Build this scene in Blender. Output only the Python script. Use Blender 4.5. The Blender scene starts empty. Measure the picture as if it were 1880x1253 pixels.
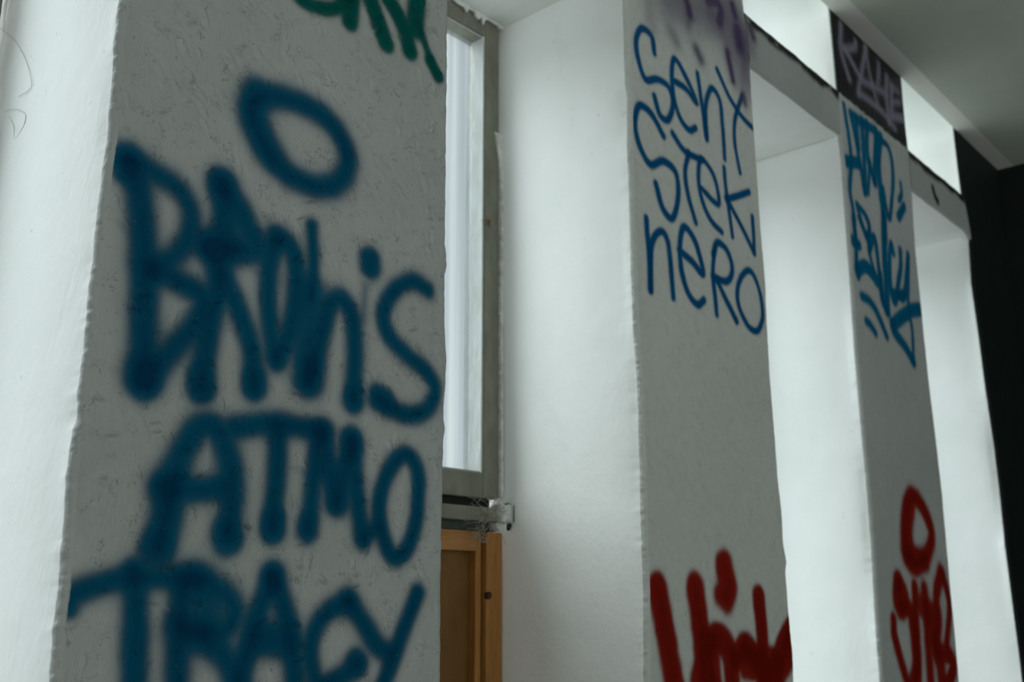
import bpy, bmesh, math, random
import numpy as np
from mathutils import Matrix, Vector

SC = bpy.context.scene
COL = SC.collection
GRAFFITI = [
 ('graffiti_letter', 'p1', 'blue', 'blue spray-painted ring shaped like a letter O', [
  ([(5813,19813),(5958,19958),(6200,20047),(6492,20074),(6760,20041),(7001,19927),(7150,19741),(7181,19515),(7054,19273),(6810,19137),(6513,19118),(6257,19178),(6036,19325),(5885,19524),(5815,19687),(5813,19813)],135,88,1.6),
  ([(5871,19963),(5870,19739),(5971,19523),(6106,19318)],162,95,0.9),
 ]),
 ('graffiti_word', 'p1', 'blue', 'large blue spray-painted word in overlapping letters ending in S', [
  ([(4457,18652),(4583,18430),(4667,18043),(4728,17599),(4772,17131),(4797,16744),(4821,16543)],142,81,1.6),
  ([(4469,18670),(4490,18594)],149,81,1.0),
  ([(4814,16619),(4828,16531)],169,68,1.2),
  ([(4480,18702),(4767,18642),(5007,18562),(5166,18381),(5187,18131),(5067,17874),(4827,17677)],108,88,1.1),
  ([(4831,17624),(5151,17577),(5393,17465),(5344,17220),(5148,16939),(4972,16697),(4824,16518)],122,81,1.4),
  ([(5512,18764),(5582,18356),(5521,18049)],142,81,1.3),
  ([(5511,18778),(5522,18722)],149,68,0.8),
  ([(5547,18730),(5738,18549),(5903,18327),(5997,18173),(5757,18081),(5476,18023)],135,88,1.2),
  ([(5412,18049),(5569,18032),(5723,18102)],149,95,1.2),
  ([(5414,18021),(5623,17744),(5821,17431),(5991,17094),(6070,16670)],115,74,1.4),
  ([(6065,16739),(6072,16642)],135,61,1.0),
  ([(5545,17740),(5548,17514),(5486,17138),(5455,16778),(5443,16561)],122,74,1.4),
  ([(5437,16627),(5444,16547)],149,61,1.0),
  ([(6257,18363),(6177,18010),(6177,17653),(6245,17257),(6330,16997)],108,74,1.3),
  ([(6224,18339),(6437,18303),(6535,18037),(6531,17641),(6451,17238),(6335,17012)],115,74,1.3),
  ([(6708,18627),(6761,18216),(6756,17781)],74,61,1.3),
  ([(6753,17842),(6730,17290),(6763,16850)],176,101,0.9),
  ([(6765,16998),(6758,16819)],155,81,1.2),
  ([(6791,16854),(6916,17356),(6994,17694),(7146,17852),(7327,17717),(7403,17354),(7413,16722)],115,74,1.4),
  ([(7412,16738),(7415,16677)],122,61,1.0),
  ([(7587,18440),(7599,18360)],142,68,1.5),
  ([(7529,18082),(7514,17692)],34,74,0.5),
  ([(8555,18283),(8283,18330),(7984,18136),(7827,17822),(7912,17578),(8181,17393),(8537,17230),(8713,17025),(8594,16761),(8313,16642),(7995,16679),(7807,16763)],101,68,1.4),
  ([(7786,16792),(7889,16759)],135,68,1.0),
 ]),
 ('graffiti_word', 'p1', 'blue', 'four-letter blue spray-painted word in the middle of the pillar', [
  ([(5117,14945),(5172,15240),(5202,15515),(5285,15851),(5436,16113),(5594,16172),(5752,16004),(5867,15697),(5882,15383),(5862,15123)],135,81,1.5),
  ([(5104,14945),(5130,15006)],162,68,1.0),
  ([(5862,15123),(5866,15072)],155,68,1.0),
  ([(5104,15532),(5385,15516),(5761,15570)],122,74,1.3),
  ([(5155,15586),(5181,15290)],135,81,0.8),
  ([(5882,16194),(6343,16291),(7004,16285)],115,74,1.4),
  ([(6396,16242),(6413,15826),(6404,15470),(6405,15200)],115,68,1.4),
  ([(6400,15281),(6406,15187)],135,61,1.0),
  ([(6950,16279),(6912,15871),(6880,15445),(6852,15208)],108,68,1.4),
  ([(6850,15249),(6853,15194)],115,61,0.8),
  ([(6987,16254),(7105,15889),(7219,15524)],128,74,1.3),
  ([(7246,15511),(7326,15909),(7417,16229)],122,68,1.3),
  ([(7397,16242),(7420,16155)],135,61,0.8),
  ([(7417,16214),(7470,15892),(7549,15429),(7627,15142)],108,68,1.3),
  ([(7627,15142),(7806,15296)],81,68,0.9),
  ([(8222,16146),(7981,15932),(7853,15595),(7878,15270),(8057,14967),(8259,15017),(8409,15295),(8457,15698),(8422,16008),(8222,16146)],101,61,1.5),
 ]),
 ('graffiti_word', 'p1', 'blue', 'lowest blue spray-painted word, starting with a wide T', [
  ([(4276,14482),(4455,14578),(4816,14666),(5181,14677),(5540,14687)],101,68,1.3),
  ([(4282,14471),(4329,14383)],54,47,0.9),
  ([(4892,14725),(4946,14376),(4980,13917),(4997,13579)],122,68,1.5),
  ([(5512,14686),(5840,14560),(5996,14389),(5921,14204),(5612,14163),(5382,14252)],115,88,1.3),
  ([(5406,14612),(5409,14251),(5413,13897),(5430,13547)],122,81,1.4),
  ([(5579,14564),(5681,14368),(5553,14200)],176,108,0.9),
  ([(5670,14149),(5951,13896),(6154,13568)],122,81,1.3),
  ([(6449,14698),(6309,14412),(6236,14108),(6134,13839),(6064,13574)],115,68,1.4),
  ([(6432,14711),(6580,14436),(6700,14095),(6795,13627),(6839,13445)],115,68,1.4),
  ([(6267,14108),(6653,14058)],162,81,1.2),
  ([(6433,14698),(6442,14645)],115,61,0.8),
  ([(7464,14445),(7180,14351),(7000,14139),(6970,13877),(7098,13621),(7428,13682),(7605,13795)],101,68,1.4),
  ([(7567,13824),(7625,13766)],115,61,0.9),
  ([(7426,14473),(7679,14206),(7859,13991),(8057,13886)],108,68,1.4),
  ([(8481,14544),(8325,14236),(8174,13924),(8028,13635),(7885,13369)],101,61,1.5),
 ]),
 ('graffiti_word', 'p1', 'green', 'dark green spray-painted tag at the top of the pillar', [
  ([(6253,21536),(6375,21404),(6626,21407),(6918,21538),(7132,21822)],61,47,1.4),
  ([(7122,22039),(7156,21760),(7129,21437)],81,47,1.5),
  ([(7355,22080),(7591,21648),(7724,21409)],88,47,1.5),
  ([(7660,22154),(8015,21785),(8141,21477)],88,47,1.5),
  ([(8202,22577),(8249,22283),(8224,21841)],101,61,1.2),
  ([(8269,21939),(8520,21525)],41,41,0.9),
  ([(8521,21486),(8662,21331)],68,41,1.5),
 ]),
 ('graffiti_word', 'p2', 'blue2', 'thin blue spray-painted words sent, stek and nero, one under another', [
  ([(14050,23989),(13980,24292),(13673,24310),(13485,24017),(13507,23647),(13729,23334),(14106,23488),(14468,23495),(14604,23216),(14420,22816),(14150,22808),(13994,23116)],66,34,2),
  ([(14667,23687),(15094,23688),(15442,23538),(15158,23886),(14749,24164),(14613,23834),(14641,23341),(14847,22974),(15123,22863),(15356,22993)],66,34,2),
  ([(15528,24182),(15628,23610),(15744,22904)],66,34,2),
  ([(15750,22964),(15779,23610),(16027,24071),(16329,23940),(16383,23425),(16396,22726)],66,34,2),
  ([(16287,24585),(16728,24155),(17200,23907),(17612,23812)],62,34,2),
  ([(17255,24392),(16902,23735),(16840,23172),(16977,22625)],62,34,2),
  ([(14231,22423),(13882,22723),(13498,22737),(13353,22369),(13456,21992),(13777,21730),(14179,21926),(14576,21845),(14636,21438),(14418,20928),(14118,21022),(13929,21427)],70,34,2),
  ([(14540,22587),(14940,22372),(15520,22403)],66,34,2),
  ([(15056,22395),(14907,21952),(14967,21539),(15181,21066)],62,34,2),
  ([(15371,21828),(16052,21675),(15948,22177),(15522,22431),(15376,22105),(15406,21674),(15712,21271),(16120,21138)],62,34,2),
  ([(16342,22505),(16392,21975),(16515,21162)],62,34,2),
  ([(17296,22311),(16715,22028),(16361,21886)],66,34,2),
  ([(16382,21887),(16870,21487),(17344,21040)],62,34,2),
  ([(17369,21802),(17364,21392),(17344,21040)],62,34,2),
  ([(13605,20696),(13637,20134),(13652,19431)],66,34,2),
  ([(13653,19456),(13728,20257),(14045,20583),(14248,20394),(14300,19903),(14337,19463)],66,34,2),
  ([(14582,20380),(15002,20280),(15365,20134),(15173,20639),(14821,20875),(14635,20600),(14622,20083),(14814,19670),(15121,19508),(15348,19635)],72,34,2),
  ([(15841,20761),(15712,20244),(15784,19468)],62,34,2),
  ([(15747,20601),(15922,20875),(16271,20819),(16441,20476),(16205,20190),(15705,20163)],69,34,2),
  ([(15847,20117),(16488,19480)],69,34,2),
  ([(16982,20579),(16646,20249),(16581,19851),(16907,19483),(17281,19447),(17521,19773),(17488,20218),(17252,20560),(16982,20579)],66,34,2),
 ]),
 ('graffiti_spray', 'p2', 'purple', 'faded purple spray-painted haze and drips at the top of the pillar', [
  ([(15176,25711),(15288,25557),(15351,25381)],78,94,1.0),
  ([(15328,25295),(15248,25072)],94,156,0.35),
  ([(16064,26004),(16411,26130),(16573,26049),(16508,25743)],94,109,1.0),
  ([(17062,26379),(17165,26185)],78,94,1.0),
  ([(17237,25855),(17274,25551)],141,141,0.9),
  ([(17860,26176),(17899,26029)],78,109,0.9),
  ([(15528,24695),(15673,24553)],109,125,0.7),
  ([(16758,25169),(16832,24889),(16904,24590)],78,94,1.0),
  ([(14674,24666),(14813,24548)],125,141,0.35),
  ([(17309,24441),(17361,24266)],62,109,0.9),
  ([(14578,25385),(15838,25684),(16860,25804),(17474,25558)],438,469,0.5),
  ([(16751,26432),(17422,26060),(17392,24846)],312,391,0.45),
  ([(13916,24889),(14004,24507)],125,219,0.25),
  ([(16176,25784),(16743,25358),(16773,24981)],156,219,0.25),
 ]),
 ('graffiti_word', 'p2', 'red', 'fat red spray-painted letters at the foot of the view', [
  ([(13544,14608),(13676,14113),(13911,13222),(14055,12746)],234,55,2),
  ([(14617,14629),(14720,14093),(14845,13167),(14930,12675)],234,55,2),
  ([(15567,14986),(15672,14634)],250,62,1.6),
  ([(15366,14528),(15611,14389)],156,78,1.2),
  ([(14864,13724),(15244,13846),(15598,13596),(15652,13119),(15633,12619)],219,55,2),
  ([(15837,13518),(16182,13678),(16553,13346),(16899,13045)],203,55,2),
  ([(16696,14492),(16744,13946),(16760,13053)],188,47,2),
  ([(17927,13995),(17406,13562),(16889,12975)],203,47,2),
  ([(17845,13732),(17584,13371),(16971,13005)],219,62,1.6),
  ([(15023,13652),(15015,13222)],250,62,1.6),
  ([(16190,13433),(17166,13281),(16643,12850)],281,62,1.6),
  ([(14719,13207),(15023,12960)],312,62,1),
 ]),
 ('graffiti_word', 'p3', 'blue3', 'blue spray-painted letters with a triangle beneath, below the black panel', [
  ([(22457,26189),(22587,25513),(22637,24932),(22562,24552),(22371,23906),(22467,23416),(22418,22689)],90,50,2),
  ([(22323,24649),(23014,24835)],150,50,2),
  ([(22838,26121),(23057,25377),(23165,24749),(23271,24125)],100,50,2),
  ([(23168,26090),(23146,25317)],112,62,1.6),
  ([(23524,26160),(23450,25208),(23321,24200)],112,62,1.6),
  ([(23843,26184),(23688,25289),(23997,24608)],112,62,1.8),
  ([(23796,25141),(23490,24192)],75,50,1.8),
  ([(22999,26089),(23514,26110),(24380,26189)],125,75,1.6),
  ([(24451,26183),(24207,25403),(23985,24650)],125,50,2),
  ([(24699,26144),(24411,25347),(24324,24572),(24354,23815),(24283,23191)],138,50,2),
  ([(24715,26053),(25155,26014),(25337,25656),(25263,25023),(24980,24306),(24731,23877),(24576,24156),(24503,24628)],95,50,2),
  ([(25813,25165),(25803,24871),(25589,24630)],88,50,2),
  ([(25920,24553),(25422,24107)],125,50,2),
  ([(22731,23667),(23175,23505),(23345,23290),(23144,22885)],85,50,2),
  ([(22755,23558),(23058,22948)],75,50,1.6),
  ([(24372,23824),(24161,22728),(24127,22063),(24028,21297)],162,50,2),
  ([(22450,23240),(22444,22604),(22382,22118),(22418,21770)],100,50,2),
  ([(22021,22709),(22267,22604),(22621,22587)],125,50,2),
  ([(22410,21907),(22813,22115),(23173,22077),(23514,21919)],162,50,2),
  ([(22773,23332),(23103,22973),(23225,22844),(23208,22517),(23407,22118)],85,50,2),
  ([(23202,23439),(23339,23200),(23194,22803)],80,50,2),
  ([(23214,22615),(23576,23068),(23681,22671),(23720,22226),(23745,21652),(23928,21372),(24090,21230)],105,50,2),
  ([(23754,22137),(23771,21530),(23979,21255)],125,50,1.6),
  ([(24776,22953),(24678,23157),(24475,22709),(24378,22122),(24423,21805),(24578,21610),(24851,21901)],110,50,2),
  ([(25281,23152),(25183,22649),(24833,21996),(25167,21838),(25488,22383),(25797,23164)],110,50,2),
  ([(25811,23115),(25652,22421),(25469,21703),(25585,21059),(25467,20214)],80,50,1.8),
  ([(24508,21824),(25282,21964)],125,62,1.6),
  ([(26315,21782),(25518,21563),(24305,20969)],175,62,2),
  ([(24305,20969),(24382,20792),(25004,20522),(25432,20240)],150,62,2),
  ([(22515,21308),(23000,21272),(23427,21013),(23825,20590)],105,62,2),
  ([(22652,20731),(22873,20683),(23157,20539)],100,62,1.6),
 ]),
 ('graffiti_word', 'p3', 'red', 'tall red spray-painted letters under a red drop-shaped ring', [
  ([(24363,16793),(23836,16165),(23756,15435),(24272,15158),(25105,15474),(25490,15994),(25060,16585),(24363,16793)],200,88,1.8),
  ([(24325,16539),(24010,15929),(24043,15444)],225,100,1.0),
  ([(23756,15435),(24924,15320)],225,100,1.4),
  ([(23160,14809),(22959,14485),(23086,14255),(23635,14204),(23785,13551),(23737,12639),(23624,11975)],200,75,1.8),
  ([(23087,14762),(23402,14531),(23209,14254)],225,75,1.4),
  ([(22659,13988),(22681,13585),(23084,12767),(23237,12403)],150,62,1.8),
  ([(24079,14675),(23971,14012),(23856,13088),(23426,12658)],175,75,1.8),
  ([(24666,14629),(24567,13527),(24508,12593),(24384,11914)],200,100,1.6),
  ([(25835,15037),(25388,14482),(25359,13893),(24945,13420)],200,88,1.6),
  ([(25967,14988),(26198,14279),(25755,13393)],150,75,1.8),
  ([(24833,13999),(25179,13268),(25248,12549)],250,100,1.2),
  ([(25014,13179),(25783,13148),(26070,12891),(25667,12525),(24977,12098)],200,75,1.8),
  ([(24374,14292),(25136,14091)],250,100,0.9),
 ]),
 ('graffiti_word', 'p3', 'violet', 'pale violet spray-painted letters on the black panel', [
  ([(22709,28493),(22574,27776),(22766,27337),(22939,27084)],85,75,0.9),
  ([(23564,28374),(23479,28202),(22808,27844)],90,75,0.8),
  ([(22815,27880),(23419,27543),(23787,27395),(24482,27507)],80,75,0.9),
  ([(24248,28537),(23855,27724),(23528,27125),(23446,26863)],85,75,0.9),
  ([(24240,28499),(24329,27852),(24694,27081)],80,75,0.8),
  ([(23484,26911),(24288,26959),(25129,26941),(25811,26781)],80,75,0.9),
  ([(25057,28362),(24903,27744)],85,75,0.8),
  ([(25575,28190),(25442,27612),(25415,26808)],100,75,0.9),
  ([(24641,27536),(25450,27650)],85,75,0.8),
  ([(25871,28063),(25635,26992)],90,75,0.9),
  ([(25862,28023),(26375,28085)],80,75,0.7),
  ([(25788,27537),(26381,27766)],80,75,0.7),
  ([(25813,27128),(26614,27338)],110,75,0.9),
 ]),
 ('paint_drip', 'b3', 'black', 'black paint mark on the lower edge', [
  ([(28402,25859),(28513,25643),(28699,25531)],100,50,2),
 ]),
 ('paint_smudge', 'b2', 'purple', 'purple overspray beside the pillar', [
  ([(17843,26189),(17936,26025)],94,109,0.8),
  ([(17550,26220),(17784,25692)],156,219,0.35),
 ]),
]
EDGES = {'p1l': [(1.3799, 0.4247),(1.4261, 0.4235),(1.4581, 0.4248),(1.4954, 0.4227),(1.5479, 0.4211),(1.5772, 0.4215),(1.5971, 0.4224),(1.6124, 0.4248),(1.6323, 0.4233),(1.6631, 0.4237),(1.6942, 0.4236),(1.7154, 0.424),(1.7419, 0.4234),(1.7585, 0.4249),(1.7747, 0.4244),(1.802, 0.4238),(1.8416, 0.4252),(1.8958, 0.4248),(1.9458, 0.425),(1.9989, 0.4226),(2.0363, 0.4236)], 'p1r': [(1.3523, 0.8917),(1.512, 0.8892),(1.5781, 0.8907),(1.639, 0.8904),(1.653, 0.893),(1.6735, 0.8907),(1.7016, 0.892),(1.7302, 0.8944),(1.7515, 0.894),(1.7869, 0.8904),(1.8562, 0.889),(1.8683, 0.8928),(1.883, 0.8915),(1.8972, 0.8882),(1.9352, 0.8885),(2.0125, 0.888),(2.1568, 0.8862),(2.2578, 0.8864)], 'p2l': [(1.327, 1.32),(1.4466, 1.3258),(1.5276, 1.3263),(1.6107, 1.3268),(1.6447, 1.3288),(1.7309, 1.3278),(1.7837, 1.3278),(1.8725, 1.3221),(1.9644, 1.3209),(2.0592, 1.3214),(2.1961, 1.3207),(2.2838, 1.3253),(2.3074, 1.32),(2.3597, 1.3211),(2.466, 1.3215)], 'p2r': [(1.2994, 1.7864),(1.3492, 1.7896),(1.4164, 1.7845),(1.4943, 1.7829),(1.5122, 1.7898),(1.5438, 1.7814),(1.6041, 1.7834),(1.6648, 1.7767),(1.7475, 1.775),(1.853, 1.7717),(1.962, 1.7729),(2.0524, 1.778),(2.1539, 1.7731),(2.2707, 1.772),(2.3907, 1.7708),(2.4645, 1.7706),(2.5529, 1.7719),(2.6443, 1.7618),(2.6751, 1.7584)], 'p3l': [(1.2759, 2.1843),(1.3886, 2.1868),(1.5011, 2.1945),(1.5935, 2.2002),(1.7119, 2.2023),(1.772, 2.2003),(1.8948, 2.1994),(1.9954, 2.1992),(2.1793, 2.2092),(2.3144, 2.2116),(2.4546, 2.2173),(2.5375, 2.2115),(2.6583, 2.2249),(2.8516, 2.223),(2.9424, 2.2205)], 'p3r': [(1.2491, 2.6389),(1.3406, 2.6448),(1.4432, 2.646),(1.5614, 2.6512),(1.7101, 2.6569),(1.8204, 2.6542),(1.9467, 2.6477),(2.0471, 2.6447),(2.1947, 2.6463),(2.3465, 2.6479),(2.5239, 2.6668),(2.6384, 2.6725),(2.7357, 2.6694),(2.8549, 2.6753),(2.9061, 2.6759)], 'p4l': [(1.2185, 3.1554),(1.2949, 3.1568),(1.4419, 3.151),(1.5923, 3.1451),(1.7159, 3.1527),(1.8736, 3.1519),(2.033, 3.1352),(2.1974, 3.1289),(2.3645, 3.117),(2.5375, 3.1452),(2.6549, 3.1192),(2.7536, 3.1162),(2.864, 3.1165),(2.9402, 3.1204)]}
SCRIBBLE = [[(1.2196, 2.1331), (1.1715, 2.0992), (1.138, 2.0675), (1.111, 2.035), (1.0995, 2.0171), (1.1027, 2.0081), (1.1328, 2.0098)], [(1.1642, 2.0018), (1.1361, 1.9951), (1.1115, 1.9827), (1.106, 1.9722), (1.1159, 1.962), (1.1331, 1.9574), (1.1355, 1.9717), (1.1491, 1.9899)]]
CAM_AXES = [[0.6630296, -0.181441, -0.726272], [-0.7485913, -0.1628949, -0.6427101], [-0.0016921, 0.9698167, -0.2438293]]
LENS = 35.7730

# ------------------------------------------------------------------ camera
FACE = 0.90            # plane of the pillar faces (Y)
WIN = 1.195            # plane of the window frames
CAM_POS = (0.0, 0.0, 1.45)
cd = bpy.data.cameras.new('camera'); cam = bpy.data.objects.new('camera', cd); COL.objects.link(cam)
M = Matrix(CAM_AXES).to_4x4(); M.translation = CAM_POS
cam.matrix_world = M
cd.sensor_width = 36.0; cd.lens = LENS; cd.clip_start = 0.02
cd.dof.use_dof = True; cd.dof.focus_distance = 1.18; cd.dof.aperture_fstop = 6.3
SC.camera = cam
# ------------------------------------------------------------------ light
SC.view_settings.view_transform = 'Standard'; SC.view_settings.look = 'None'
SC.view_settings.gamma = 1.0; SC.view_settings.use_curve_mapping = False
SC.view_settings.exposure = -0.22
w = bpy.data.worlds.new('overcast_sky'); SC.world = w; w.use_nodes = True
bg = w.node_tree.nodes['Background']
bg.inputs['Color'].default_value = (0.89, 0.98, 1.0, 1); bg.inputs['Strength'].default_value = 0.95
# the sky is even; below the horizon an added brighter glow lifts the soffits
wn = w.node_tree.nodes; wl = w.node_tree.links
wtc = wn.new('ShaderNodeTexCoord'); wsx = wn.new('ShaderNodeSeparateXYZ'); wr = wn.new('ShaderNodeMapRange')
wl.new(wtc.outputs['Generated'], wsx.inputs[0]); wl.new(wsx.outputs['Z'], wr.inputs['Value'])
wr.inputs['From Min'].default_value = -.12; wr.inputs['From Max'].default_value = .0
wr.inputs['To Min'].default_value = 2.7; wr.inputs['To Max'].default_value = .95
wl.new(wr.outputs[0], bg.inputs['Strength'])
def aim(o, d):
    o.rotation_euler = Vector(d).to_track_quat('-Z', 'Y').to_euler()
sl = bpy.data.lights.new('bright_overcast', 'SUN'); so = bpy.data.objects.new('bright_overcast', sl); COL.objects.link(so)
sl.energy = 11.2; sl.angle = math.radians(56); sl.color = (0.915, 0.995, 1.0); aim(so, (0.52, -1.0, -0.95)); so.location = (-3, 6, 4)
# added fill lamp for the pillar faces, in an invented opening opposite
al = bpy.data.lights.new('added_fill_opposite', 'AREA'); ao = bpy.data.objects.new('added_fill_opposite', al); COL.objects.link(ao)
al.shape = 'RECTANGLE'; al.size = 2.6; al.size_y = 1.5; al.energy = 22; al.color = (0.93, 1.0, 0.95)
ao.location = (1.6, -3.52, 1.85); aim(ao, (0, 1, 0.05))

# added fill lamp for reveals and faces, in an invented left opening
al2 = bpy.data.lights.new('added_fill_left', 'AREA'); ao2 = bpy.data.objects.new('added_fill_left', al2); COL.objects.link(ao2)
al2.shape = 'RECTANGLE'; al2.size = 1.3; al2.size_y = 1.9; al2.energy = 24; al2.color = (0.97, 1.0, 0.96)
ao2.location = (-2.62, -1.75, 1.75); aim(ao2, (1, 0.35, 0))

# ------------------------------------------------------------------ helpers
RNG = random.Random(7)
def tag(o, label=None, cat=None, group=None, kind=None):
    for k, v in (('label', label), ('category', cat), ('group', group), ('kind', kind)):
        if v: o[k] = v
    return o
def empty(name, loc=(0, 0, 0)):
    o = bpy.data.objects.new(name, None); o.location = loc; COL.objects.link(o); o.empty_display_size = .1
    return o
def mesh_obj(name, verts, faces, mats, parent=None, fmat=None, smooth=False, attrs=None):
    me = bpy.data.meshes.new(name); me.from_pydata([tuple(v) for v in verts], [], [tuple(f) for f in faces])
    for m in mats: me.materials.append(m)
    if fmat is not None: me.polygons.foreach_set('material_index', np.asarray(fmat, dtype=np.int32))
    if smooth: me.polygons.foreach_set('use_smooth', np.ones(len(me.polygons), dtype=bool))
    if attrs:
        for k, a in attrs.items():
            at = me.attributes.new(k, 'FLOAT', 'POINT'); at.data.foreach_set('value', np.asarray(a, dtype=np.float32))
    me.update()
    o = bpy.data.objects.new(name, me); COL.objects.link(o)
    if parent:
        o.parent = parent; o.location = tuple(-Vector(parent.location))
    return o
def boxes_obj(name, boxes, mats, parent=None, bevel=0.0, seg=2, jitter=0.0):
    """boxes: (x0,x1,y0,y1,z0,z1[,slot])"""
    bm = bmesh.new()
    for b in boxes:
        x0, x1, y0, y1, z0, z1 = b[:6]
        r = bmesh.ops.create_cube(bm, size=1.0)
        bmesh.ops.scale(bm, vec=(x1-x0, y1-y0, z1-z0), verts=r['verts'])
        bmesh.ops.translate(bm, vec=((x0+x1)/2, (y0+y1)/2, (z0+z1)/2), verts=r['verts'])
        if len(b) > 6:
            for f in {f for v in r['verts'] for f in v.link_faces}: f.material_index = b[6]
    if bevel: bmesh.ops.bevel(bm, geom=list(bm.edges), offset=bevel, segments=seg, affect='EDGES', profile=.6)
    me = bpy.data.meshes.new(name); bm.to_mesh(me); bm.free()
    for m in mats: me.materials.append(m)
    o = bpy.data.objects.new(name, me); COL.objects.link(o)
    if parent:
        o.parent = parent; o.location = tuple(-Vector(parent.location))
    return o
def hash2(i, j, s):
    h = (i.astype(np.int64)*374761393 + j.astype(np.int64)*668265263 + s*1442695041) & 0xffffffff
    h = ((h ^ (h >> 13))*1274126177) & 0xffffffff
    return ((h ^ (h >> 16)) & 0xffff)/65535.0
def noise2(x, z, s=0):
    xi = np.floor(x); zi = np.floor(z); fx = x-xi; fz = z-zi
    fx = fx*fx*(3-2*fx); fz = fz*fz*(3-2*fz)
    a = hash2(xi, zi, s); b = hash2(xi+1, zi, s); c = hash2(xi, zi+1, s); d = hash2(xi+1, zi+1, s)
    return (a*(1-fx)+b*fx)*(1-fz)+(c*(1-fx)+d*fx)*fz-.5
def fbm(x, z, s=0, o=3):
    r = 0; a = 1.0
    for k in range(o): r = r+a*noise2(x*2**k, z*2**k, s+k*17); a *= .5
    return r

# ------------------------------------------------------------------ materials
class NT:
    def __init__(s, name):
        s.m = bpy.data.materials.new(name); s.m.use_nodes = True; s.t = s.m.node_tree; s.n = s.t.nodes
        s.b = s.n['Principled BSDF']; s.out = s.n['Material Output']; s.tc = s.n.new('ShaderNodeTexCoord')
    def link(s, a, b): s.t.links.new(a, b)
    def mapping(s, scale=(1, 1, 1)):
        m = s.n.new('ShaderNodeMapping'); m.inputs['Scale'].default_value = scale; s.link(s.tc.outputs['Object'], m.inputs['Vector']); return m.outputs[0]
    def noise(s, sc, det=3, rough=.55, stretch=(1, 1, 1), dist=0):
        n = s.n.new('ShaderNodeTexNoise'); n.inputs['Scale'].default_value = sc; n.inputs['Detail'].default_value = det
        n.inputs['Roughness'].default_value = rough; n.inputs['Distortion'].default_value = dist
        s.link(s.mapping(stretch), n.inputs['Vector']); return n.outputs['Fac']
    def voro(s, sc, stretch=(1, 1, 1)):
        n = s.n.new('ShaderNodeTexVoronoi'); n.inputs['Scale'].default_value = sc; s.link(s.mapping(stretch), n.inputs['Vector']); return n.outputs['Distance']
    def ramp(s, fac, a, b, ca=(0, 0, 0, 1), cb=(1, 1, 1, 1)):
        r = s.n.new('ShaderNodeValToRGB'); e = r.color_ramp.elements
        e[0].position = a; e[1].position = b; e[0].color = ca; e[1].color = cb; s.link(fac, r.inputs['Fac']); return r.outputs['Color']
    def mix(s, fac, a, b, mode='MIX'):
        n = s.n.new('ShaderNodeMix'); n.data_type = 'RGBA'; n.blend_type = mode
        for v, i in ((fac, 0), (a, 6), (b, 7)):
            if hasattr(v, 'is_linked'): s.link(v, n.inputs[i])
            else: n.inputs[i].default_value = v
        return n.outputs[2]
    def math(s, op, a, b=0.0, clamp=False):
        n = s.n.new('ShaderNodeMath'); n.operation = op; n.use_clamp = clamp
        for i, v in enumerate((a, b)):
            if hasattr(v, 'is_linked'): s.link(v, n.inputs[i])
            else: n.inputs[i].default_value = v
        return n.outputs[0]
    def attr(s, name):
        n = s.n.new('ShaderNodeAttribute'); n.attribute_name = name; return n.outputs['Fac']
    def bump(s, h, strength, dist=.002, prev=None):
        n = s.n.new('ShaderNodeBump'); n.inputs['Strength'].default_value = strength; n.inputs['Distance'].default_value = dist
        s.link(h, n.inputs['Height'])
        if prev is not None: s.link(prev, n.inputs['Normal'])
        return n.outputs[0]
    def done(s, col=None, rough=.6, normal=None, spec=.3):
        if col is not None:
            if hasattr(col, 'is_linked'): s.link(col, s.b.inputs['Base Color'])
            else: s.b.inputs['Base Color'].default_value = col
        s.b.inputs['Roughness'].default_value = rough; s.b.inputs['Specular IOR Level'].default_value = spec
        if normal is not None: s.link(normal, s.b.inputs['Normal'])
        return s.m
def rgb(r, g, b): return (r, g, b, 1)

def face_bumps(t, k=1.0):
    """brush marks and wrinkles of the thick paint, shared by wall and spray films"""
    n = t.bump(t.noise(420, 4, .6, (1, 1, .22)), .55*k, .0016)
    n = t.bump(t.noise(55, 5, .62), .45*k, .004, n)
    n = t.bump(wrinkles(t), -.8*k, .0015, n)
    return n
def wrinkles(t):
    a = t.math('ABSOLUTE', t.math('SUBTRACT', t.noise(70, 3, .6, (1, 1, .9), 1.2), .5))
    line = t.ramp(a, .0, .022, rgb(1, 1, 1), rgb(0, 0, 0))
    mask = t.ramp(t.noise(48, 2, .5), .53, .58)
    return t.math('MULTIPLY', line, mask)
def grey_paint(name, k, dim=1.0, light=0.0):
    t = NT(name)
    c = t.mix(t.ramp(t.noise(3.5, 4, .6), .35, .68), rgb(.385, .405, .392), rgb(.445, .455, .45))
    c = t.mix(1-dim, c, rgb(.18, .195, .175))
    c = t.mix(light, c, rgb(.80, .82, .77))
    c = t.mix(t.math('MULTIPLY', t.ramp(t.noise(60, 4, .7), .45, .75), .22), c, rgb(.30, .31, .27))
    sp = t.ramp(t.noise(190, 3, .75), .655, .71)              # small dark pits
    c = t.mix(t.math('MULTIPLY', sp, .75), c, rgb(.10, .11, .095))
    lt = t.ramp(t.noise(300, 3, .7, (1, 1, .5)), .70, .74)
    c = t.mix(t.math('MULTIPLY', lt, .35), c, rgb(.62, .62, .56))
    sc = t.ramp(t.noise(46, 6, .8, (1, 1, .35), 1.6), .655, .69)
    c = t.mix(t.math('MULTIPLY', sc, .28), c, rgb(.16, .165, .14))
    c = t.mix(t.math('MULTIPLY', wrinkles(t), .62*k), c, rgb(.12, .125, .105))
    # black paint above the ledge line and grime along the top edge of the beams
    c = t.mix(t.attr('black'), c, rgb(.0065, .0085, .008))
    # bare plaster where the paint has chipped
    c = t.mix(t.attr('chip'), c, rgb(.50, .48, .42))
    return t.done(c, .52, face_bumps(t, k), .28)
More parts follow.
